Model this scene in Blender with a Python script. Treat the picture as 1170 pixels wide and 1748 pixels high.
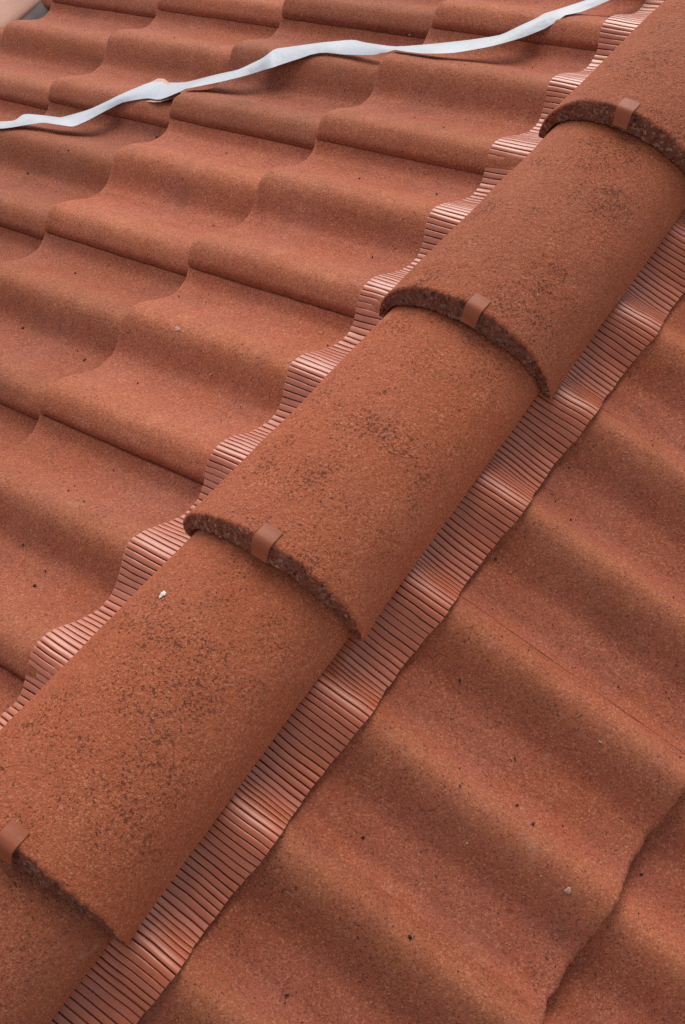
import bpy, math, random
import numpy as np
from mathutils import Matrix, Vector

for o in list(bpy.data.objects):
    bpy.data.objects.remove(o, do_unlink=True)
scene = bpy.context.scene
COL = scene.collection

# ------------------------------------------------------------------ camera
cam_d = bpy.data.cameras.new('camera')
cam = bpy.data.objects.new('camera', cam_d)
COL.objects.link(cam)
cam_d.sensor_fit = 'VERTICAL'
cam_d.sensor_height = 36.0
cam_d.sensor_width = 24.0
cam_d.lens = 2175.84 / 1748.0 * 36.0
cam_d.clip_start = 0.02
cam_d.clip_end = 500.0
_r = Vector((0.80848036, 0.58400334, -0.07279842))
_u = Vector((-0.45899399, 0.70311896, 0.54309138))
_d = Vector((-0.36835313, 0.40566467, -0.83651189))
_m = Matrix((_r, _u, -_d)).transposed().to_4x4()
_m.translation = Vector((0.51949, -0.44557, 1.06215))
cam.matrix_world = _m
scene.camera = cam

# ------------------------------------------------------------------ sky and sun (bright overcast, lighter behind the ridge)
SUN_AZ, SUN_EL = math.radians(-35.0), math.radians(42.0)     # azimuth from +Y towards +X
world = bpy.data.worlds.new('World')
scene.world = world
world.use_nodes = True
wn, wl = world.node_tree.nodes, world.node_tree.links
bg = wn['Background']
sky = wn.new('ShaderNodeTexSky')
sky.sky_type = 'NISHITA'
sky.sun_disc = False
sky.sun_elevation = SUN_EL
sky.sun_rotation = SUN_AZ
sky.air_density = 0.8
sky.dust_density = 0.5
hs = wn.new('ShaderNodeHueSaturation')
hs.inputs['Saturation'].default_value = 0.20
wl.new(sky.outputs[0], hs.inputs['Color'])
wl.new(hs.outputs[0], bg.inputs['Color'])
bg.inputs['Strength'].default_value = 0.098
sun_d = bpy.data.lights.new('sun', 'SUN')
sun_d.energy = 1.5
sun_d.angle = math.radians(42.0)
sun_d.color = (1.0, 0.94, 0.85)
sun = bpy.data.objects.new('sun', sun_d)
COL.objects.link(sun)
_sd = Vector((math.sin(SUN_AZ) * math.cos(SUN_EL), math.cos(SUN_AZ) * math.cos(SUN_EL), math.sin(SUN_EL)))
sun.rotation_euler = _sd.to_track_quat('Z', 'Y').to_euler()
sun.location = _sd * 6
vs = scene.view_settings
vs.view_transform = 'Standard'
vs.look = 'None'
vs.gamma = 1.0
vs.use_curve_mapping = False
vs.exposure = 0.86
scene.render.engine = 'CYCLES'
scene.cycles.use_denoising = False
scene.cycles.max_bounces = 8
scene.cycles.diffuse_bounces = 5

# ------------------------------------------------------------------ helpers
rng = random.Random(7)

def lattice(ix, iy, seed):
    h = (ix.astype(np.int64) * 374761393 + iy.astype(np.int64) * 668265263 + seed * 974634777) & 0x7fffffff
    h = ((h ^ (h >> 13)) * 1274126177) & 0x7fffffff
    return ((h ^ (h >> 16)) & 0xffff) / 65535.0 * 2.0 - 1.0

def vnoise(x, y, seed=0):
    x = np.asarray(x, float); y = np.asarray(y, float)
    x, y = np.broadcast_arrays(x, y)
    ix, iy = np.floor(x), np.floor(y)
    fx, fy = x - ix, y - iy
    fx = fx * fx * (3 - 2 * fx); fy = fy * fy * (3 - 2 * fy)
    a = lattice(ix, iy, seed); b = lattice(ix + 1, iy, seed)
    c = lattice(ix, iy + 1, seed); d = lattice(ix + 1, iy + 1, seed)
    return (a * (1 - fx) + b * fx) * (1 - fy) + (c * (1 - fx) + d * fx) * fy

def fbm(x, y, seed=0, octs=3):
    r, a = 0, 1.0
    for k in range(octs):
        r = r + a * vnoise(x * 2 ** k, y * 2 ** k, seed + 17 * k)
        a *= 0.5
    return r

def grid_faces(nu, nv, off=0, flip=False):
    i, j = np.meshgrid(np.arange(nu - 1), np.arange(nv - 1), indexing='ij')
    a = (i * nv + j).ravel() + off
    q = np.stack([a, a + nv, a + nv + 1, a + 1], 1)
    return q[:, ::-1] if flip else q

def mesh_from(name, V, Q, smooth=True, mats=(), mat_idx=None, sharp=None):
    V = np.asarray(V, np.float32).reshape(-1, 3); Q = np.asarray(Q, np.int32)
    me = bpy.data.meshes.new(name)
    n = Q.shape[1]
    me.vertices.add(len(V)); me.vertices.foreach_set('co', V.ravel())
    me.loops.add(Q.size); me.loops.foreach_set('vertex_index', Q.ravel())
    me.polygons.add(len(Q))
    me.polygons.foreach_set('loop_start', np.arange(0, Q.size, n, dtype=np.int32))
    me.update(calc_edges=True)
    me.polygons.foreach_set('use_smooth', np.full(len(Q), smooth))
    for m in mats:
        me.materials.append(m)
    if mat_idx is not None:
        me.polygons.foreach_set('material_index', np.asarray(mat_idx, np.int32))
    me.validate()
    if sharp:
        me.set_sharp_from_angle(angle=sharp)
    return me

def obj(name, me, parent=None):
    o = bpy.data.objects.new(name, me)
    COL.objects.link(o)
    if parent is not None:
        o.parent = parent
    return o

def tag(o, label=None, cat=None, group=None, kind=None):
    if label: o['label'] = label
    if cat: o['category'] = cat
    if group: o['group'] = group
    if kind: o['kind'] = kind
    return o

# ------------------------------------------------------------------ materials
class NT:
    def __init__(self, name):
        self.m = bpy.data.materials.new(name); self.m.use_nodes = True
        self.t = self.m.node_tree; self.n = self.t.nodes; self.l = self.t.links
        self.b = self.n['Principled BSDF']
    def add(self, kind, **kw):
        nd = self.n.new(kind)
        for k, v in kw.items():
            if k.startswith('i_'):
                nd.inputs[k[2:].replace('_', ' ')].default_value = v
            else:
                setattr(nd, k, v)
        return nd
    def link(self, a, b): self.l.new(a, b)
    def math(self, op, a, b=None, clamp=False):
        nd = self.n.new('ShaderNodeMath'); nd.operation = op; nd.use_clamp = clamp
        for i, v in enumerate((a, b)):
            if v is None: continue
            if isinstance(v, (int, float)): nd.inputs[i].default_value = v
            else: self.l.new(v, nd.inputs[i])
        return nd.outputs[0]
    def rng(self, v, a, b, c=0.0, d=1.0):
        nd = self.n.new('ShaderNodeMapRange'); nd.clamp = True
        self.l.new(v, nd.inputs[0])
        for i, x in zip((1, 2, 3, 4), (a, b, c, d)): nd.inputs[i].default_value = x
        return nd.outputs[0]
    def mix(self, f, a, b, mode='MIX'):
        nd = self.n.new('ShaderNodeMix'); nd.data_type = 'RGBA'; nd.blend_type = mode
        if isinstance(f, (int, float)): nd.inputs[0].default_value = f
        else: self.l.new(f, nd.inputs[0])
        for i, v in ((6, a), (7, b)):
            if isinstance(v, tuple): nd.inputs[i].default_value = (*v, 1.0)
            else: self.l.new(v, nd.inputs[i])
        return nd.outputs[2]
    def coord(self):
        tc = self.add('ShaderNodeTexCoord'); oi = self.add('ShaderNodeObjectInfo')
        mu = self.add('ShaderNodeVectorMath', operation='MULTIPLY_ADD')
        cmb = self.add('ShaderNodeCombineXYZ')
        r = self.math('MULTIPLY', oi.outputs['Random'], 41.0)
        r2 = self.math('MULTIPLY', oi.outputs['Random'], 23.0)
        self.link(r, cmb.inputs[0]); self.link(r2, cmb.inputs[1])
        ad = self.add('ShaderNodeVectorMath', operation='ADD')
        self.link(tc.outputs['Object'], ad.inputs[0]); self.link(cmb.outputs[0], ad.inputs[1])
        self.n.remove(mu)
        self.rand = oi.outputs['Random']
        return ad.outputs[0]
    def noise(self, co, scale, detail=2.0, rough=0.55):
        nd = self.add('ShaderNodeTexNoise'); self.link(co, nd.inputs['Vector'])
        nd.inputs['Scale'].default_value = scale; nd.inputs['Detail'].default_value = detail
        nd.inputs['Roughness'].default_value = rough
        return nd.outputs['Fac']
    def vor(self, co, scale, out='Distance', rnd=1.0):
        nd = self.add('ShaderNodeTexVoronoi'); self.link(co, nd.inputs['Vector'])
        nd.inputs['Scale'].default_value = scale; nd.inputs['Randomness'].default_value = rnd
        return nd.outputs[out]

def concrete(name, base, light, dark, pink, pit_amount, bump_mm, grain_scale=520.0, pit_scale=190.0, rough=0.78, crown=False, ochre=None, bloom=0.35, grain=1.0):
    t = NT(name)
    co = t.coord()
    if crown:   # moulded flanks are smoother than the weathered crown
        tc = t.add('ShaderNodeTexCoord'); sx = t.add('ShaderNodeSeparateXYZ'); t.link(tc.outputs['Object'], sx.inputs[0])
        zz = t.math('ADD', sx.outputs[2], t.math('MULTIPLY', t.noise(co, 22.0, 3.0, 0.6), 0.05))
        wear = t.rng(zz, -0.040, 0.005, 0.15, 1.0)
    else:
        wear = None
    patch = t.noise(co, 7.0, 3.0, 0.6)
    patch2 = t.noise(co, 26.0, 3.0, 0.6)
    g1 = t.noise(co, grain_scale, 2.0, 0.7)
    cell = t.vor(co, grain_scale * 0.9, 'Color')
    sep = t.add('ShaderNodeSeparateColor'); t.link(cell, sep.inputs[0])
    col = t.mix(t.rng(patch, 0.38, 0.66), base, pink)
    if ochre:   # rubbed crests have lost pigment and show ochre sand
        at = t.add('ShaderNodeAttribute'); at.attribute_name = 'crest'
        k = t.math('MULTIPLY', at.outputs['Fac'], t.rng(t.noise(co, 34.0, 4.0, 0.65), 0.3, 0.7, 0.10, 0.75))
        col = t.mix(k, col, ochre)
        mp = t.add('ShaderNodeMapping'); mp.inputs['Scale'].default_value = (55.0, 5.0, 20.0); t.link(co, mp.inputs['Vector'])
        strk = t.noise(mp.outputs[0], 1.0, 4.0, 0.6)
        col = t.mix(t.rng(strk, 0.52, 0.75, 0.0, 0.35), col, (0.20, 0.055, 0.026))
    # sand grains: some paler, some darker
    col = t.mix(t.math('MULTIPLY', t.rng(sep.outputs[0], 0.62, 1.0), t.rng(patch2, 0.25, 0.7, 0.20 * grain, 0.80 * grain)), col, light)
    col = t.mix(t.math('MULTIPLY', t.rng(sep.outputs[1], 0.66, 1.0), t.rng(patch2, 0.3, 0.75, 0.75 * grain, 0.3 * grain)), col, dark)
    # dirt filled pinholes, in clusters
    pd = t.noise(co, pit_scale, 3.0, 0.62)
    pm = t.noise(co, 15.0, 3.0, 0.65)
    pthr = t.rng(pm, 0.28, 0.70, 0.24, pit_amount)
    pit = t.rng(t.math('SUBTRACT', pthr, pd), -0.015, 0.045)
    if wear is not None:
        pit = t.math('MULTIPLY', pit, wear)
    col = t.mix(t.math('MULTIPLY', pit, 0.48), col, tuple(c * 0.30 for c in dark))
    # pale lime bloom, few spots
    bl = t.rng(t.noise(co, 23.0, 6.0, 0.75), 0.62, 0.78)
    col = t.mix(t.math('MULTIPLY', bl, bloom), col, (0.52, 0.30, 0.21))
    sm = t.rng(t.noise(co, 11.0, 5.0, 0.7), 0.56, 0.74)      # dull grey brown smudges
    col = t.mix(t.math('MULTIPLY', sm, 0.38 if ochre else 0.16), col, (0.16, 0.058, 0.034))
    # tone of each piece
    hsv = t.add('ShaderNodeHueSaturation'); t.link(col, hsv.inputs['Color'])
    t.link(t.rng(t.rand, 0, 1, 0.83, 1.13), hsv.inputs['Value'])
    t.link(hsv.outputs[0], t.b.inputs['Base Color'])
    t.b.inputs['Roughness'].default_value = rough
    t.b.inputs['Specular IOR Level'].default_value = 0.28
    hgt = t.math('ADD', t.math('MULTIPLY', g1, 0.8), t.math('MULTIPLY', t.noise(co, 330.0, 2.0, 0.65), 0.8))
    hgt = t.math('ADD', hgt, t.math('MULTIPLY', sep.outputs[2], 0.25))
    hgt = t.math('SUBTRACT', hgt, t.math('MULTIPLY', pit, 1.6))
    if wear is not None:      # coarser sand stands out on the crown
        hgt = t.math('ADD', hgt, t.math('MULTIPLY', t.noise(co, 170.0, 3.0, 0.6), 1.1))
    bp = t.add('ShaderNodeBump'); bp.inputs['Strength'].default_value = 1.0
    bp.inputs['Distance'].default_value = bump_mm * 0.001
    if wear is not None:
        hgt = t.math('MULTIPLY', hgt, t.rng(wear, 0.0, 1.0, 0.35, 1.0))
    t.link(hgt, bp.inputs['Height']); t.link(bp.outputs[0], t.b.inputs['Normal'])
    return t.m

M_TILE = concrete('terracotta_concrete', (0.345, 0.082, 0.036), (0.54, 0.215, 0.112), (0.105, 0.025, 0.013), (0.345, 0.094, 0.055), 0.37, 0.75, 640.0, 260.0, ochre=(0.39, 0.122, 0.049))
M_CAP = concrete('ridge_concrete', (0.348, 0.083, 0.032), (0.59, 0.245, 0.128), (0.11, 0.026, 0.012), (0.350, 0.092, 0.042), 0.462, 1.6, 640.0, 290.0, crown=True, grain=0.7)
M_CORE = concrete('broken_core', (0.200, 0.056, 0.030), (0.46, 0.26, 0.17), (0.05, 0.016, 0.010), (0.23, 0.068, 0.040), 0.42, 2.0, 330.0, 210.0, 0.9, bloom=0.75)

def make_flash():
    t = NT('painted_flashing')
    co = t.coord()
    n = t.noise(co, 60.0, 3.0, 0.6)
    c = t.mix(t.rng(n, 0.3, 0.7), (0.38, 0.070, 0.017), (0.45, 0.100, 0.030))
    t.link(c, t.b.inputs['Base Color'])
    t.b.inputs['Roughness'].default_value = 0.55
    t.b.inputs['Specular IOR Level'].default_value = 0.2
    t.b.inputs['Coat Weight'].default_value = 1.0
    t.b.inputs['Coat IOR'].default_value = 1.75
    t.b.inputs['Coat Roughness'].default_value = 0.34
    bp = t.add('ShaderNodeBump'); bp.inputs['Distance'].default_value = 0.00004; bp.inputs['Strength'].default_value = 0.6
    t.link(t.noise(co, 300.0, 2.0), bp.inputs['Height']); t.link(bp.outputs[0], t.b.inputs['Normal'])
    return t.m
M_FLASH = make_flash()

def simple(name, col, rough=0.6, spec=0.5, var=0.12, scale=40.0, bump=0.0002, bscale=300.0):
    t = NT(name); co = t.coord()
    n = t.noise(co, scale, 4.0, 0.6)
    lo = tuple(c * (1 - var) for c in col); hi = tuple(min(1, c * (1 + var)) for c in col)
    t.link(t.mix(t.rng(n, 0.3, 0.7), lo, hi), t.b.inputs['Base Color'])
    t.b.inputs['Roughness'].default_value = rough
    t.b.inputs['Specular IOR Level'].default_value = spec
    bp = t.add('ShaderNodeBump'); bp.inputs['Distance'].default_value = bump; bp.inputs['Strength'].default_value = 0.8
    t.link(t.noise(co, bscale, 2.0), bp.inputs['Height']); t.link(bp.outputs[0], t.b.inputs['Normal'])
    return t.m
M_CLIP = simple('painted_clip', (0.27, 0.068, 0.028), 0.5, 0.3, 0.15)
M_DECK = simple('underlay', (0.05, 0.035, 0.03), 0.9, 0.2)
M_RIBBON = simple('white_plastic', (0.45, 0.48, 0.53), 0.42, 0.5, 0.07, 25.0, 0.0012, 60.0)
M_RIBBON2 = simple('thin_plastic', (0.60, 0.36, 0.27), 0.45, 0.4, 0.08, 30.0, 0.0006, 60.0)
M_GRIT = simple('dark_grit', (0.035, 0.022, 0.018), 0.9, 0.2, 0.4, 300.0)
M_CHIP = simple('pale_chips', (0.42, 0.24, 0.16), 0.85, 0.3, 0.3, 300.0)
M_MORTAR = simple('dried_mortar', (0.44, 0.27, 0.20), 0.9, 0.2, 0.15, 200.0, 0.0008, 400.0)
M_STRIP = simple('pale_pink_strip', (0.50, 0.27, 0.20), 0.7, 0.3, 0.12, 18.0)
M_RUBBER = simple('grey_rubber', (0.10, 0.085, 0.08), 0.7, 0.3, 0.2, 30.0)

# ------------------------------------------------------------------ roof geometry
PITCH = 0.297
CA, SA = math.cos(PITCH), math.sin(PITCH)
WAVE, AMP = 0.15, 0.032
GAUGE, LIFT = 0.3216, 0.021
CREF = 0.0449                     # crest plane of the butts passes this far under the ridge crown
BUTT = {-1: 0.4819, 1: 0.4777}      # distance of the first course's butt from the apex, measured down the slope
EDGE = {-1: 0.0821, 1: -0.1809}    # where one lapped tile edge lies along the ridge

def prof(a, side=-1):
    e1, e2 = (0.55, 0.62) if side < 0 else (0.43, 0.64)
    u = ((np.asarray(a, float) - 0.0315) / WAVE) % 1.0
    p = np.where(u < e1, 0.5 + 0.5 * np.cos(np.pi * u / e1), np.where(u < e2, 0.0, 0.5 - 0.5 * np.cos(np.pi * (u - e2) / (1 - e2))))
    return AMP * p

def tile_n(side, s, y):
    s = np.asarray(s, float); y = np.asarray(y, float)
    n = np.maximum(np.ceil((s - BUTT[side]) / GAUGE - 1e-9), 0)
    butt = BUTT[side] + n * GAUGE
    a = (y - EDGE[side]) if side < 0 else (EDGE[side] - y)
    return prof(a, side) - AMP - LIFT * (butt - s) / GAUGE

def slope_pt(side, s, y, n):
    s = np.asarray(s, float); y = np.asarray(y, float); n = np.asarray(n, float)
    s, y, n = np.broadcast_arrays(s, y, n)
    return np.stack([side * (s * CA + n * SA), y, -CREF - s * SA + n * CA], -1)

def slope_matrix(side, s, y, n):
    D = Vector((side * CA, 0, -SA)); N = Vector((side * SA, 0, CA)); A = D.cross(N)
    m = Matrix((A, D, N)).transposed().to_4x4()
    p = slope_pt(side, s, y, n)
    m.translation = Vector([float(c) for c in p])
    return m

# --- one roof tile: a double roll interlocking concrete tile (x along the ridge, y down the slope, z off the slope)
def tile_mesh(seed, lip_h, groove, side):
    na = 133
    a = np.concatenate([[0, 0.0004, 0.001, 0.0019, 0.003], np.linspace(0.0045, 0.326, na - 5)])
    b = np.concatenate([np.linspace(-0.405, -0.03, 34), np.linspace(-0.027, -0.005, 10), np.array([-0.0038, -0.0026, -0.0016, -0.0008, -0.0003, 0.0])])
    nb = len(b)
    Aa, Bb = np.meshgrid(a, b, indexing='ij')
    z = prof(Aa, side) - AMP + LIFT * Bb / GAUGE
    lip = np.clip(1 - Aa / 0.050, 0, 1)
    z += lip_h * lip * lip * (3 - 2 * lip)
    z -= 0.007 * np.clip((Aa - groove) / 0.004, 0, 1)
    z += 0.0007 * fbm(Aa * 14 + seed * 3, Bb * 11, seed) + 0.00025 * vnoise(Aa * 130, Bb * 130, seed + 5)
    # soft arrises at the butt and at the lapped edge
    rb = 0.0065
    tb = np.clip((Bb + rb) / rb, 0, 1); z -= 0.0048 * (1 - np.sqrt(np.maximum(1 - tb * tb, 0)))
    ra = np.clip(1 - Aa / 0.0045, 0, 1); z -= min(lip_h, 0.0025) * (1 - np.sqrt(np.maximum(1 - ra * ra, 0)))
    # ragged butt line
    rag = 0.0013 * vnoise(Aa * 60, 0, seed + 9) + 0.0011 * vnoise(Aa * 190, 0, seed + 11)
    chip = -0.004 * np.clip(vnoise(Aa * 38, 3.3, seed + 21) - 0.62, 0, 1) / 0.38
    near = np.clip((Bb + 0.03) / 0.03, 0, 1) ** 2
    Y = Bb + (rag + chip) * near
    X = Aa + (0.0006 * vnoise(0, Bb * 80, seed + 31)) * np.clip(1 - Aa / 0.02, 0, 1)
    top = np.stack([X, Y, z], -1)
    thick = 0.0165
    bot = top.copy(); bot[..., 2] = prof(Aa, side) - AMP + LIFT * Bb / GAUGE - thick - 0.007 * np.clip((Aa - groove) / 0.004, 0, 1)
    near2 = (Bb > -0.0002); bot[..., 1] -= 0.001 * near2
    V = np.concatenate([top.reshape(-1, 3), bot.reshape(-1, 3)])
    n0 = na * nb
    Q = [grid_faces(na, nb), grid_faces(na, nb, n0, True)]
    def side_strip(idx, flip):
        q = np.stack([idx[:-1], idx[1:], idx[1:] + n0, idx[:-1] + n0], 1)
        return q[:, ::-1] if flip else q
    ia = np.arange(na) * nb
    Q += [side_strip(ia + nb - 1, True), side_strip(ia, False)]
    ib = np.arange(nb)
    Q += [side_strip(ib, True), side_strip(ib + (na - 1) * nb, False)]
    me = mesh_from('roof_tile', V, np.concatenate(Q), True, (M_TILE,), sharp=math.radians(50))
    cr = np.clip((prof(Aa, side) / AMP - 0.35) / 0.6, 0, 1).ravel()
    at = me.attributes.new('crest', 'FLOAT', 'POINT')
    at.data.foreach_set('value', np.concatenate([cr, cr]).astype(np.float32))
    return me

TILES = {-1: [tile_mesh(s, 0.0055, 0.2965, -1) for s in (3, 8, 14, 23)], 1: [tile_mesh(s, 0.0004, 0.3012, 1) for s in (5, 11, 19)]}

def deck(side, name, y0, y1, s1):
    # boarding and underlay below the tiles
    o = np.array([[0.02, y0], [0.02, y1], [s1, y1], [s1, y0]])
    t = slope_pt(side, o[:, 0], o[:, 1], -0.075); u = slope_pt(side, o[:, 0], o[:, 1], -0.095)
    V = np.concatenate([t, u])
    Q = np.array([[0, 1, 2, 3], [7, 6, 5, 4], [0, 4, 5, 1], [1, 5, 6, 2], [2, 6, 7, 3], [3, 7, 4, 0]])
    if side > 0: Q = Q[:, ::-1]
    return tag(obj(name, mesh_from(name, V, Q, False, (M_DECK,))), kind='structure')

roof_left = deck(-1, 'roof_left', -0.75, 1.40, 1.80)
roof_left['label'] = 'roof slope of terracotta double roll tiles beyond the ridge, crossed by white ribbon'
roof_right = deck(1, 'roof_right', -0.80, 1.10, 0.85)
roof_right['label'] = 'near roof slope of terracotta tiles below the ridge'

def lay_tiles(side, cols, courses, parent, skip=()):
    for n in courses:
        for j in cols:
            if (n, j) in skip: continue
            s = BUTT[side] + n * GAUGE + rng.uniform(-0.002, 0.002)
            y = EDGE[side] + 0.30 * j + rng.uniform(-0.001, 0.001)
            o = obj('roof_tile', rng.choice(TILES[side]), parent)
            o.matrix_world = slope_matrix(side, s, y, rng.uniform(-0.0006, 0.0006)) @ Matrix.Rotation(math.radians(rng.uniform(-0.25, 0.25)), 4, 'Z')

lay_tiles(-1, range(-2, 4), range(0, 5), roof_left, skip={(2, -2), (3, -2), (4, -2), (3, -1), (4, -1), (4, 0)})
lay_tiles(1, range(0, 4), range(0, 2), roof_right, skip={(1, 3)})

# ------------------------------------------------------------------ pleated ridge flashing
def flash_strip(side, s_out, y0, y1, seed):
    r = random.Random(seed)
    tt = np.array([0.0, 0.03, 0.07, 0.12, 0.16, 0.20, 0.34, 0.55, 0.75, 0.90, 0.965])
    hh = np.array([-0.0002, -0.0026, -0.0040, -0.0040, -0.0024, 0.0002, 0.0006, 0.0007, 0.0006, 0.0004, 0.0002])
    ys, hs_, pid = [], [], []
    y = y0; k = 0
    while y < y1:
        e = 0.002
        sl = float((tile_n(side, s_out, y + e) - tile_n(side, s_out, y - e)) / (2 * e))
        p = 0.0078 * r.uniform(0.90, 1.10) / math.sqrt(1 + 0.9 * sl * sl)
        ys.append(y + tt * p); hs_.append(hh * r.uniform(0.5, 1.25)); pid.append(np.full(len(tt), k))
        y += p; k += 1
    ys = np.concatenate(ys); hs_ = np.concatenate(hs_); pid = np.concatenate(pid)
    ss = np.concatenate([np.linspace(0.055, 0.10, 4)[:-1], np.linspace(0.10, s_out, 18)])
    S, Y = np.meshgrid(ss, ys, indexing='ij')
    H = np.broadcast_to(hs_, S.shape); K = np.broadcast_to(pid, S.shape)
    f = np.clip((S - 0.105) / (s_out - 0.105), 0, 1); f = f * f * (3 - 2 * f)
    ks = [(-0.018, 0.06), (-0.012, 0.14), (-0.006, 0.20), (0.0, 0.24), (0.006, 0.18), (0.012, 0.10), (0.018, 0.05)]
    soft = sum(w * tile_n(side, S, Y + d) for d, w in ks) / sum(w for d, w in ks)
    outer = np.maximum(soft, tile_n(side, S, Y) + 0.0008) + 0.0052 + 0.0012 * vnoise(Y * 22, 1.7, seed + 3)
    wave = soft + LIFT * (BUTT[side] - S) / GAUGE + AMP      # 0..AMP
    inner = -0.0205 + 0.72 * (wave - AMP) + 0.0022 * vnoise(Y * 12, S * 18, seed)
    N0 = inner * (1 - f) + outer * f
    SL = np.gradient(N0, axis=1) / np.maximum(np.gradient(Y, axis=1), 1e-5)
    q = np.sqrt(1 + SL * SL)
    N = N0 + H / q
    # crumpled by hand: the folds wander a little
    Yj = Y - H * SL / q * 0.8 + 0.0005 * vnoise(S * 55, K * 0.37, seed + 1) + 0.0010 * vnoise(S * 22, K * 0.13, seed + 2)
    edge_j = 0.0012 * vnoise(Y * 55, 0.5, seed + 6) + 0.0008 * vnoise(K * 0.71, 0.2, seed + 7)
    Sj = S + (edge_j + 0.003 * (wave / AMP - 0.5)) * f
    V = slope_pt(side, Sj, Yj, N)
    lip = slope_pt(side, Sj[-1] + 0.0004, Yj[-1], np.minimum(N[-1] - 0.0022, N[-1]))
    V = np.concatenate([V, lip[None]], 0)
    Q = grid_faces(V.shape[0], V.shape[1], 0, side > 0)
    return mesh_from('pleated_skirt', V.reshape(-1, 3), Q, True, (M_FLASH,), sharp=math.radians(40))

flash = tag(obj('ridge_flashing', None), 'pleated red brown metal ridge flashing showing either side under the ridge tiles', 'flashing')
flash.location = (0, 0, 0)
obj('pleated_skirt', flash_strip(-1, 0.1825, -0.42, 1.30, 41), flash)
obj('pleated_skirt', flash_strip(1, 0.1783, -0.62, 0.98, 77), flash)
# the flat vent band that joins both skirts under the ridge tiles
bx = np.array([-0.060, -0.03, 0.0, 0.03, 0.060]); by = np.linspace(-0.62, 1.30, 60)
BX, BY = np.meshgrid(bx, by, indexing='ij')
BZ = -CREF - 0.018 - np.abs(BX) * 0.30
obj('vent_band', mesh_from('vent_band', np.stack([BX, BY, BZ], -1).reshape(-1, 3), grid_faces(5, 60), True, (M_FLASH,)), flash)

# ------------------------------------------------------------------ ridge tiles
CAP_LEN, COVER = 0.43, 0.3682
W0, H0 = 0.1167, 0.0973
def cap_section(th, v):
    w = W0 - 0.0130 * v / COVER + 0.0045 * np.exp(-np.asarray(v) / 0.018) * np.sin(th) ** 4      # the lip flares out at its feet
    drop = 0.0300 * v / COVER
    h = H0 - drop
    s, c = np.sin(th), np.cos(th)
    e = 0.95
    x = w * np.sign(s) * np.abs(s) ** e
    z = -drop - h + h * np.maximum(c, 0) ** e
    return x, z
def cap_normal(th, v):
    x1, z1 = cap_section(th - 1e-3, v); x2, z2 = cap_section(th + 1e-3, v)
    dx, dz = x2 - x1, z2 - z1
    l = np.hypot(dx, dz) + 1e-12
    return -dz / l, dx / l
def wall(th):
    return 0.0125 + 0.0135 * np.cos(th) ** 1.5

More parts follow.
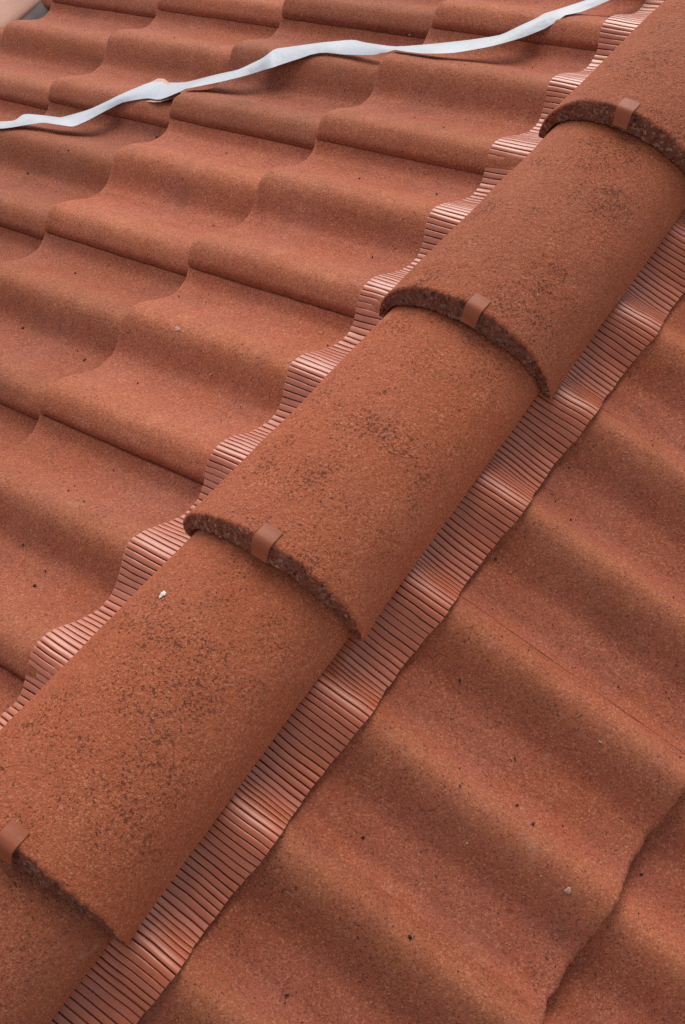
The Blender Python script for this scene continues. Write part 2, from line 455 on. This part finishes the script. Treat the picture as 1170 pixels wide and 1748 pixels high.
def cap_meshes(seed):
    nth = 250
    th = np.linspace(-math.pi / 2 * 0.985, math.pi / 2 * 0.985, nth)
    v = np.concatenate([[0, 0.0008, 0.0018, 0.003], np.linspace(0.0043, CAP_LEN, 290)])
    nv = len(v)
    TH, Vv = np.meshgrid(th, v, indexing='ij')
    x, z = cap_section(TH, Vv); nx, nz = cap_normal(TH, Vv)
    nx[0] = nx[1]; nx[-1] = nx[-2]; nz[0] = nz[1]; nz[-1] = nz[-2]
    arc = TH * 0.108
    crown = np.clip(np.cos(TH) * 1.3 - 0.15, 0.12, 1)
    d = 0.0010 * fbm(arc * 16, Vv * 16, seed, 2) + crown * (0.00016 * vnoise(arc * 75, Vv * 75, seed + 2) + 0.00022 * vnoise(arc * 230, Vv * 230, seed + 4))
    pits = np.clip(vnoise(arc * 260, Vv * 260, seed + 6) - 0.45, 0, 1) * (0.4 + 0.9 * crown)
    d -= 0.0009 * pits
    te = np.clip(1 - Vv / 0.005, 0, 1); d -= 0.0028 * (1 - np.sqrt(np.maximum(1 - te * te, 0)))
    rag1 = 0.0050 * np.clip(vnoise(th * 6.5, 0.3, seed + 8) - 0.45, 0, 1) + 0.0012 * vnoise(th * 9, 0.6, seed + 18) + 0.0009 * vnoise(th * 34, 0.9, seed + 9) + 0.0007 * vnoise(th * 80, 0.1, seed + 10)
    rag = rag1[:, None] * np.clip(1 - Vv / 0.012, 0, 1)
    outer = np.stack([x + nx * d, Vv + rag, z + nz * d], -1)
    outer[..., 2] = np.maximum(outer[..., 2], -H0 - 0.001)
    # underside, coarse along the length
    jv = np.unique(np.concatenate([[0], np.linspace(0, nv - 1, 20).astype(int)]))
    tk = wall(TH[:, jv])
    face_lean = 0.008 * np.clip(np.cos(th), 0, 1)
    inner = np.stack([x[:, jv] - nx[:, jv] * tk, Vv[:, jv] + rag[:, jv], z[:, jv] - nz[:, jv] * tk], -1)
    inner[:, 0, 1] -= face_lean
    inner[..., 2] = np.maximum(inner[..., 2], -H0 + 0.0005)
    V = np.concatenate([outer.reshape(-1, 3), inner.reshape(-1, 3)]); n0 = nth * nv; ni = len(jv)
    Q = [grid_faces(nth, nv), grid_faces(nth, ni, n0, True)]
    # bottom rims and back rim
    def strip(p, q): return np.stack([p[:-1], p[1:], q[1:], q[:-1]], 1)
    for row in (0, nth - 1):
        p = row * nv + jv; q = n0 + row * ni + np.arange(ni)
        Q.append(strip(p, q))
    p = np.arange(nth) * nv + nv - 1; q = n0 + np.arange(nth) * ni + ni - 1
    Q.append(strip(p, q))
    shell = mesh_from('shell', V, np.concatenate(Q), True, (M_CAP,), sharp=math.radians(60))
    # rough end face
    nr = 16
    r = np.linspace(0, 1, nr)
    o0 = outer[:, 0][:, None, :]; i0 = inner[:, 0][:, None, :]
    F = o0 * (1 - r[None, :, None]) + i0 * r[None, :, None]
    TT, RR = np.meshgrid(th * 0.108, r * 0.02, indexing='ij')
    bulge = np.sin(np.pi * r)[None, :] ** 0.5
    F[..., 1] -= bulge * (0.0002 + 0.0012 * vnoise(TT * 330, RR * 330, seed + 12) + 0.0018 * vnoise(TT * 150, RR * 150, seed + 13))
    face = mesh_from('end_face', F.reshape(-1, 3), grid_faces(nth, nr, 0, True), True, (M_CORE,))
    return shell, face

def clip_mesh(th0, seed):
    # painted metal strap bent over the end of the ridge tile
    r = random.Random(seed)
    pts = []
    w = 0.0175
    def pt(th, v, off):
        x, z = cap_section(np.array(th), np.array(max(v, 0.0))); nx, nz = cap_normal(np.array(th), np.array(max(v, 0.0)))
        return float(x + nx * off), v, float(z + nz * off)
    path = [(0.0175, 0.0022), (0.014, 0.0020), (0.009, 0.0020), (0.003, 0.0026), (-0.0022, 0.0020), (-0.0052, -0.0002), (-0.0072, -0.004), (-0.0086, -0.008), (-0.0096, -0.012), (-0.0106, -0.0160), (-0.0120, -0.0185)]
    nw = 5
    V = []
    for (vv, off) in path:
        for k in range(nw):
            t = k / (nw - 1) - 0.5
            th = th0 + t * w / 0.108
            V.append(pt(th, vv + t * r.uniform(-0.0004, 0.0004), off))
    V = np.array(V)
    n0 = len(V)
    lo = V.copy().reshape(len(path), nw, 3)
    for i, (vv, off) in enumerate(path):
        a = lo[max(i - 1, 0)]; b = lo[min(i + 1, len(path) - 1)]
    x0, z0 = cap_normal(np.array(th0), np.array(0.0))
    P = np.array(path); tan = np.gradient(P, axis=0); tan /= np.linalg.norm(tan, axis=1)[:, None]
    up = np.stack([tan[:, 1], -tan[:, 0]], 1)        # (along v, off) pointing outwards
    up = -up if up[0, 1] < 0 else up
    for i in range(len(path)):
        lo[i, :, 1] -= up[i, 0] * 0.0013
        lo[i, :, 0] -= up[i, 1] * 0.0013 * float(x0)
        lo[i, :, 2] -= up[i, 1] * 0.0013 * float(z0)
    V2 = np.concatenate([V, lo.reshape(-1, 3)])
    Q = [grid_faces(len(path), nw), grid_faces(len(path), nw, n0, True)]
    def strip(p): return np.stack([p[:-1], p[1:], p[1:] + n0, p[:-1] + n0], 1)
    i = np.arange(len(path)) * nw
    Q += [strip(i), strip(i + nw - 1), strip(np.arange(nw)), strip(np.arange(nw) + (len(path) - 1) * nw)]
    return mesh_from('clip', V2, np.concatenate(Q), True, (M_CLIP,), sharp=math.radians(40))

cap_labels = {
    -2: 'terracotta ridge tile at the bottom left corner, its lower end out of frame',
    -1: 'large pitted ridge tile with a white splash, second from the bottom left',
    0: 'third ridge tile from the bottom left, in the middle of the ridge',
    1: 'fourth ridge tile from the bottom left, below the one in the top right corner',
    2: 'ridge tile in the top right corner with broad dark broken end',
}
clip_x = {-2: 0.0, -1: 0.006, 0: 0.005, 1: 0.014, 2: -0.001}
caps = {}
for k in range(-2, 3):
    root = tag(obj('ridge_tile', None), cap_labels[k], 'ridge tile', 'ridge tiles lapped along the roof ridge')
    root.location = (0, COVER * k, 0)
    sh, fc = cap_meshes(100 + 7 * (k + 2))
    obj('shell', sh, root); obj('end_face', fc, root)
    obj('clip', clip_mesh(clip_x[k] / 0.108, k + 5), root)
    caps[k] = root

# ------------------------------------------------------------------ white ribbon lying over the far slope
RU = [[-1.1828, 0.5736, -0.4111], [-1.0912, 0.5834, -0.3806], [-1.0549, 0.5886, -0.3667], [-1.058, 0.6137, -0.371], [-1.0176, 0.624, -0.3648], [-0.9843, 0.6315, -0.3609], [-0.9794, 0.6392, -0.3619], [-0.9416, 0.6602, -0.3471], [-0.9176, 0.6825, -0.3356], [-0.8995, 0.7068, -0.3281], [-0.8706, 0.753, -0.3223], [-0.835, 0.7608, -0.3156], [-0.8041, 0.7689, -0.3092], [-0.759, 0.7982, -0.2946], [-0.7156, 0.8077, -0.2744], [-0.6877, 0.8358, -0.2606], [-0.6804, 0.848, -0.2545], [-0.6792, 0.8619, -0.256], [-0.6094, 0.8939, -0.2384], [-0.5589, 0.9154, -0.2271], [-0.5268, 0.9052, -0.2144], [-0.4621, 0.8955, -0.1909], [-0.405, 0.9151, -0.1766], [-0.3562, 0.9418, -0.1682], [-0.3147, 0.9604, -0.1564], [-0.2923, 0.9857, -0.145], [-0.266, 1.0228, -0.1368], [-0.2317, 1.0652, -0.1319], [-0.2018, 1.1118, -0.1253], [-0.1687, 1.1553, -0.1156]]
RL = [[-1.1552, 0.5496, -0.4038], [-1.0632, 0.56, -0.3684], [-1.0373, 0.5726, -0.3613], [-1.0228, 0.5822, -0.3582], [-0.9888, 0.5994, -0.3496], [-0.9538, 0.6018, -0.3411], [-0.9276, 0.6101, -0.3407], [-0.9161, 0.6373, -0.3407], [-0.9027, 0.6654, -0.3367], [-0.8844, 0.69, -0.327], [-0.8403, 0.7096, -0.3139], [-0.8054, 0.7047, -0.3], [-0.7638, 0.7288, -0.2786], [-0.7266, 0.7632, -0.2738], [-0.6964, 0.7895, -0.2681], [-0.6717, 0.8147, -0.2633], [-0.6551, 0.8154, -0.2533], [-0.6426, 0.8279, -0.2489], [-0.5917, 0.8721, -0.2339], [-0.5439, 0.8757, -0.2233], [-0.4892, 0.8766, -0.2038], [-0.475, 0.8821, -0.1965], [-0.3827, 0.8819, -0.1636], [-0.3566, 0.8976, -0.1621], [-0.3071, 0.9303, -0.1523], [-0.2766, 0.9602, -0.146], [-0.2501, 0.9964, -0.1393], [-0.1994, 1.0745, -0.1262], [-0.1813, 1.1094, -0.1235], [-0.1472, 1.1502, -0.1131]]
def ribbon_mesh(U, L, nc, sub, mat, curl, thick=0.0006, name='ribbon', base=0.0, clear=0.004):
    U, L = np.array(U), np.array(L)
    t = np.arange(len(U)); tf = np.linspace(0, len(U) - 1, (len(U) - 1) * sub + 1)
    ip = lambda A: np.stack([np.interp(tf, t, A[:, i]) for i in range(3)], 1)
    U, L = ip(U), ip(L)
    for _ in range(1):
        for A in (U, L):
            A[1:-1] = 0.25 * A[:-2] + 0.5 * A[1:-1] + 0.25 * A[2:]
    c = np.linspace(0, 1, nc)
    P = U[:, None] * (1 - c[None, :, None]) + L[:, None] * c[None, :, None]
    P[..., 2] += curl * np.sin(np.pi * c)[None, :] + 0.0007 * vnoise(tf[:, None] * 0.9, c[None, :] * 3, 4)
    W = P + base
    ss = -W[..., 0] * CA - (W[..., 2] + CREF) * SA
    nn = -W[..., 0] * SA + (W[..., 2] + CREF) * CA
    need = np.maximum(tile_n(-1, ss, W[..., 1]) + clear - nn, 0)
    P[..., 0] -= need * SA; P[..., 2] += need * CA
    n0 = P.shape[0] * nc
    B = P.copy(); B[..., 2] -= thick
    V = np.concatenate([P.reshape(-1, 3), B.reshape(-1, 3)])
    Q = [grid_faces(P.shape[0], nc, 0, True), grid_faces(P.shape[0], nc, n0)]
    def strip(p): return np.stack([p[:-1], p[1:], p[1:] + n0, p[:-1] + n0], 1)
    i = np.arange(P.shape[0]) * nc
    Q += [strip(i), strip(i + nc - 1), strip(np.arange(nc)), strip(np.arange(nc) + (P.shape[0] - 1) * nc)]
    return mesh_from(name, V, np.concatenate(Q), True, (mat,), sharp=math.radians(55))
rib = tag(obj('plastic_ribbon', None), 'crumpled white plastic ribbon lying across the far roof tiles', 'ribbon')
rib.location = (-0.66, 0.84, -0.262)
inv = Vector(rib.location)
band = obj('band', ribbon_mesh(np.array(RU) - np.array(inv), np.array(RL) - np.array(inv), 7, 4, M_RIBBON, 0.0022, base=np.array(inv)), rib)
FU = [[-0.894, 0.7023, -0.334], [-0.8704, 0.7745, -0.3256], [-0.8203, 0.7519, -0.309], [-0.782, 0.733, -0.2967]]
FL = [[-0.879, 0.698, -0.3325], [-0.849, 0.705, -0.3215], [-0.8016, 0.7005, -0.3015], [-0.7782, 0.729, -0.2952]]
obj('folded_corner', ribbon_mesh(np.array(FU) - np.array(inv), np.array(FL) - np.array(inv), 5, 3, M_RIBBON2, 0.0, name='folded_corner', base=np.array(inv), clear=0.0012), rib)

# ------------------------------------------------------------------ torn strip in the far corner
st = tag(obj('torn_strip', None), 'pale pink torn strip with dark grey edge in the top left corner', 'strip')
o0 = slope_pt(-1, 1.51, 0.95, -0.02)
st.location = [float(c) for c in o0]
ys = np.linspace(0.74, 1.22, 60)
jag = 0.010 * vnoise(ys * 22, 0.2, 5) + 0.006 * vnoise(ys * 60, 0.7, 6)
cross = [(1.492, -0.026), (1.495, -0.020), (1.508, -0.013), (1.534, -0.006), (1.564, -0.002), (1.590, -0.002)]
V = []
for i, (s, n) in enumerate(cross):
    V.append(slope_pt(-1, s + (jag if i == len(cross) - 1 else 0) + 0.002 * vnoise(ys * 9, 0.4, 8), ys, n + 0.003 * vnoise(ys * 7, s * 20, 9)))
V = np.array(V) - o0
B = V.copy(); B[..., 2] -= 0.0025
n0 = V.shape[0] * V.shape[1]; nr, ncx = V.shape[0], V.shape[1]
Q = [grid_faces(nr, ncx, 0, False), grid_faces(nr, ncx, n0, True)]
p = np.arange(ncx); Q.append(np.stack([p[:-1], p[1:], p[1:] + n0, p[:-1] + n0], 1)); p = p + (nr - 1) * ncx; Q.append(np.stack([p[:-1], p[1:], p[1:] + n0, p[:-1] + n0], 1))
obj('pale_face', mesh_from('pale_face', np.concatenate([V.reshape(-1, 3), B.reshape(-1, 3)]), np.concatenate(Q), True, (M_STRIP,), sharp=math.radians(50)), st)
low = np.array([(1.466, -0.046), (1.476, -0.038), (1.4925, -0.028), (1.519, -0.022), (1.553, -0.02)])
V = np.array([slope_pt(-1, s + 0.002 * vnoise(ys * 9, 0.4, 8), ys, n + 0.002 * vnoise(ys * 12, s * 20, 19)) for s, n in low]) - o0
obj('rubber_edge', mesh_from('rubber_edge', V.reshape(-1, 3), grid_faces(len(low), len(ys)), True, (M_RUBBER,)), st)

# ------------------------------------------------------------------ dried mortar spots
def blob(name, center_fn, size, flat, seed, mat):
    # irregular splash: a low domed patch with a ragged outline that follows the surface under it
    nr, na = 6, 26
    V = []
    for i in range(nr):
        for j in range(na):
            a = 2 * math.pi * j / na
            rr = size * (i / (nr - 1)) * (1 + 0.45 * float(vnoise(math.cos(a) * 2.2, math.sin(a) * 2.2, seed)) + 0.25 * float(vnoise(math.cos(a) * 6, math.sin(a) * 6, seed + 1)))
            h = flat * (1 - (i / (nr - 1)) ** 2) + flat * 0.4 * float(vnoise(i * 1.3, j * 0.9, seed + 2)) * (i < nr - 1) - (0.0004 if i == nr - 1 else 0)
            V.append(center_fn(rr * math.cos(a), rr * math.sin(a), h))
    V = np.array(V); c = V[:na].mean(0)
    i, j = np.meshgrid(np.arange(nr - 1), np.arange(na), indexing='ij')
    a = (i * na + j).ravel(); b = (i * na + (j + 1) % na).ravel()
    o = obj(name, mesh_from(name, V - c, np.stack([a, a + na, b + na, b], 1), True, (mat,)))
    o.location = c
    return o
def on_slope(side, s, y, lift=0.0008):
    return lambda dx, dy, h: slope_pt(side, s + dx, y + dy, float(tile_n(side, s + dx, y + dy)) + h + lift)
def on_cap(k, x, v):
    th0 = math.asin(max(-1, min(1, x / W0)))
    def f(dx, dy, h):
        th = np.array(th0 + dx / 0.105); vv = np.array(v + dy)
        xx, zz = cap_section(th, vv); nx, nz = cap_normal(th, vv)
        return np.array([float(xx + nx * (h + 0.0006)), COVER * k + float(vv), float(zz + nz * (h + 0.0006))])
    return f
tag(blob('mortar_spot', on_slope(-1, 0.3807, 0.2590), 0.0040, 0.0003, 3, M_MORTAR), 'whitish mortar spot on the far slope tile above the middle ridge tile', 'mortar')
tag(blob('mortar_spot', on_slope(1, 0.4309, -0.0776), 0.0028, 0.0007, 9, M_MORTAR), 'small whitish mortar lump near the tile edge on the near slope', 'mortar')
tag(blob('white_splash', on_cap(-1, -0.0585, 0.275), 0.0042, 0.0010, 12, simple('white_lime', (0.68, 0.62, 0.54), 0.9, 0.2)), 'tiny white star shaped splash on the large pitted ridge tile', 'splash')

# ------------------------------------------------------------------ grit scattered on the tiles
DL = [(1.2482, 0.8927), (1.1804, 0.8689), (0.9811, 0.8829), (1.0029, 0.7299), (0.9297, 0.5558), (1.0088, 0.5116), (0.8369, 0.6626), (0.6485, 0.6408), (0.6667, 0.5105), (0.5451, 0.4905), (0.6437, 0.5442), (0.6836, 0.3277), (0.5583, 0.2071), (0.5336, 0.1971), (0.5601, 0.357), (0.4603, 0.3321), (0.3627, 0.6251), (0.2336, 0.631), (0.2445, 0.4928), (0.6791, 0.2099), (0.1956, 0.331), (0.2808, -0.1218), (0.2884, -0.0994), (0.1794, 0.2529), (0.3433, -0.0846)]
LL = [(0.3305, 1.0731), (0.413, 0.0703), (0.2035, 0.0075), (0.3042, 0.2261), (0.5283, 0.98)]
DR = [(0.2707, 0.107), (0.2322, 0.041), (0.3643, 0.2574), (0.3707, 0.1436), (0.4149, 0.1708), (0.2092, 0.0229), (0.2019, 0.2864), (0.2274, 0.2724), (0.1863, 0.1824), (0.3498, -0.0335), (0.3929, -0.1294), (0.3711, -0.0428), (0.2914, -0.0587), (0.4572, 0.1082), (0.494, -0.0034), (0.4852, -0.0764), (0.3233, 0.0098), (0.1924, 0.4401), (0.1915, 0.3318), (0.2725, -0.3108), (0.2456, -0.1505), (0.2525, 0.4055), (0.3321, -0.2055)]
LR = [(0.3815, 0.0688), (0.4473, 0.1342), (0.3294, -0.0961), (0.3552, -0.102), (0.4032, -0.0812), (0.4471, -0.0301), (0.2162, 0.4572), (0.3139, 0.3047), (0.2083, -0.0299), (0.3657, 0.0997)]
ICO = None
def ico():
    import bmesh
    bm = bmesh.new(); bmesh.ops.create_icosphere(bm, subdivisions=1, radius=1.0)
    V = np.array([v.co[:] for v in bm.verts]); F = np.array([[v.index for v in f.verts] for f in bm.faces]); bm.free()
    return V, F
IV, IF = ico()
def grit(name, items, mat, label, cat):
    V, F = [], []
    r = random.Random(len(items))
    for (side, s, y, size) in items:
        sc = np.array([r.uniform(0.5, 1.3), r.uniform(0.6, 1.5), r.uniform(0.4, 0.8)]) * size
        ang = r.uniform(0, 6.28); c, sn = math.cos(ang), math.sin(ang)
        P = IV * (1 + 0.35 * np.array([[r.uniform(-1, 1)] for _ in IV])) * sc
        P = np.stack([P[:, 0] * c - P[:, 1] * sn, P[:, 0] * sn + P[:, 1] * c, P[:, 2]], 1)
        base = float(tile_n(side, s, y)) + size * 0.35
        W = slope_pt(side, s + P[:, 0], y + P[:, 1], base + P[:, 2])
        F.append(IF + sum(len(v) for v in V)); V.append(W)
    o = obj(name, mesh_from(name, np.concatenate(V), np.concatenate(F), False, (mat,)))
    return tag(o, label, cat, kind='stuff')
gd, gl = [], []
for s, y in DL: gd.append((-1, s, y, rng.uniform(0.0010, 0.0020)))
for s, y in DR:
    z = rng.uniform(0.0008, 0.0017); gd.append((1, s, y, z))
    for _ in range(2): gd.append((1, s + rng.gauss(0, 0.004), y + rng.gauss(0, 0.004), z * 0.45))
for s, y in LL: gl.append((-1, s, y, rng.uniform(0.0012, 0.0022)))
for s, y in LR: gl.append((1, s, y, rng.uniform(0.0010, 0.0018)))
for _ in range(260):
    gd.append((-1, rng.uniform(0.19, 1.4), rng.uniform(-0.25, 1.1), rng.uniform(0.0004, 0.0011)))
    gd.append((1, rng.uniform(0.18, 0.60), rng.uniform(-0.45, 0.6), rng.uniform(0.0003, 0.0009)))
    gl.append((1, rng.uniform(0.18, 0.60), rng.uniform(-0.45, 0.6), rng.uniform(0.0003, 0.0007)))
grit('dark_grit', gd, M_GRIT, 'dark crumbs of dirt scattered over the roof tiles', 'grit')
grit('pale_grit', gl, M_CHIP, 'pale stone chips scattered over the roof tiles', 'grit')
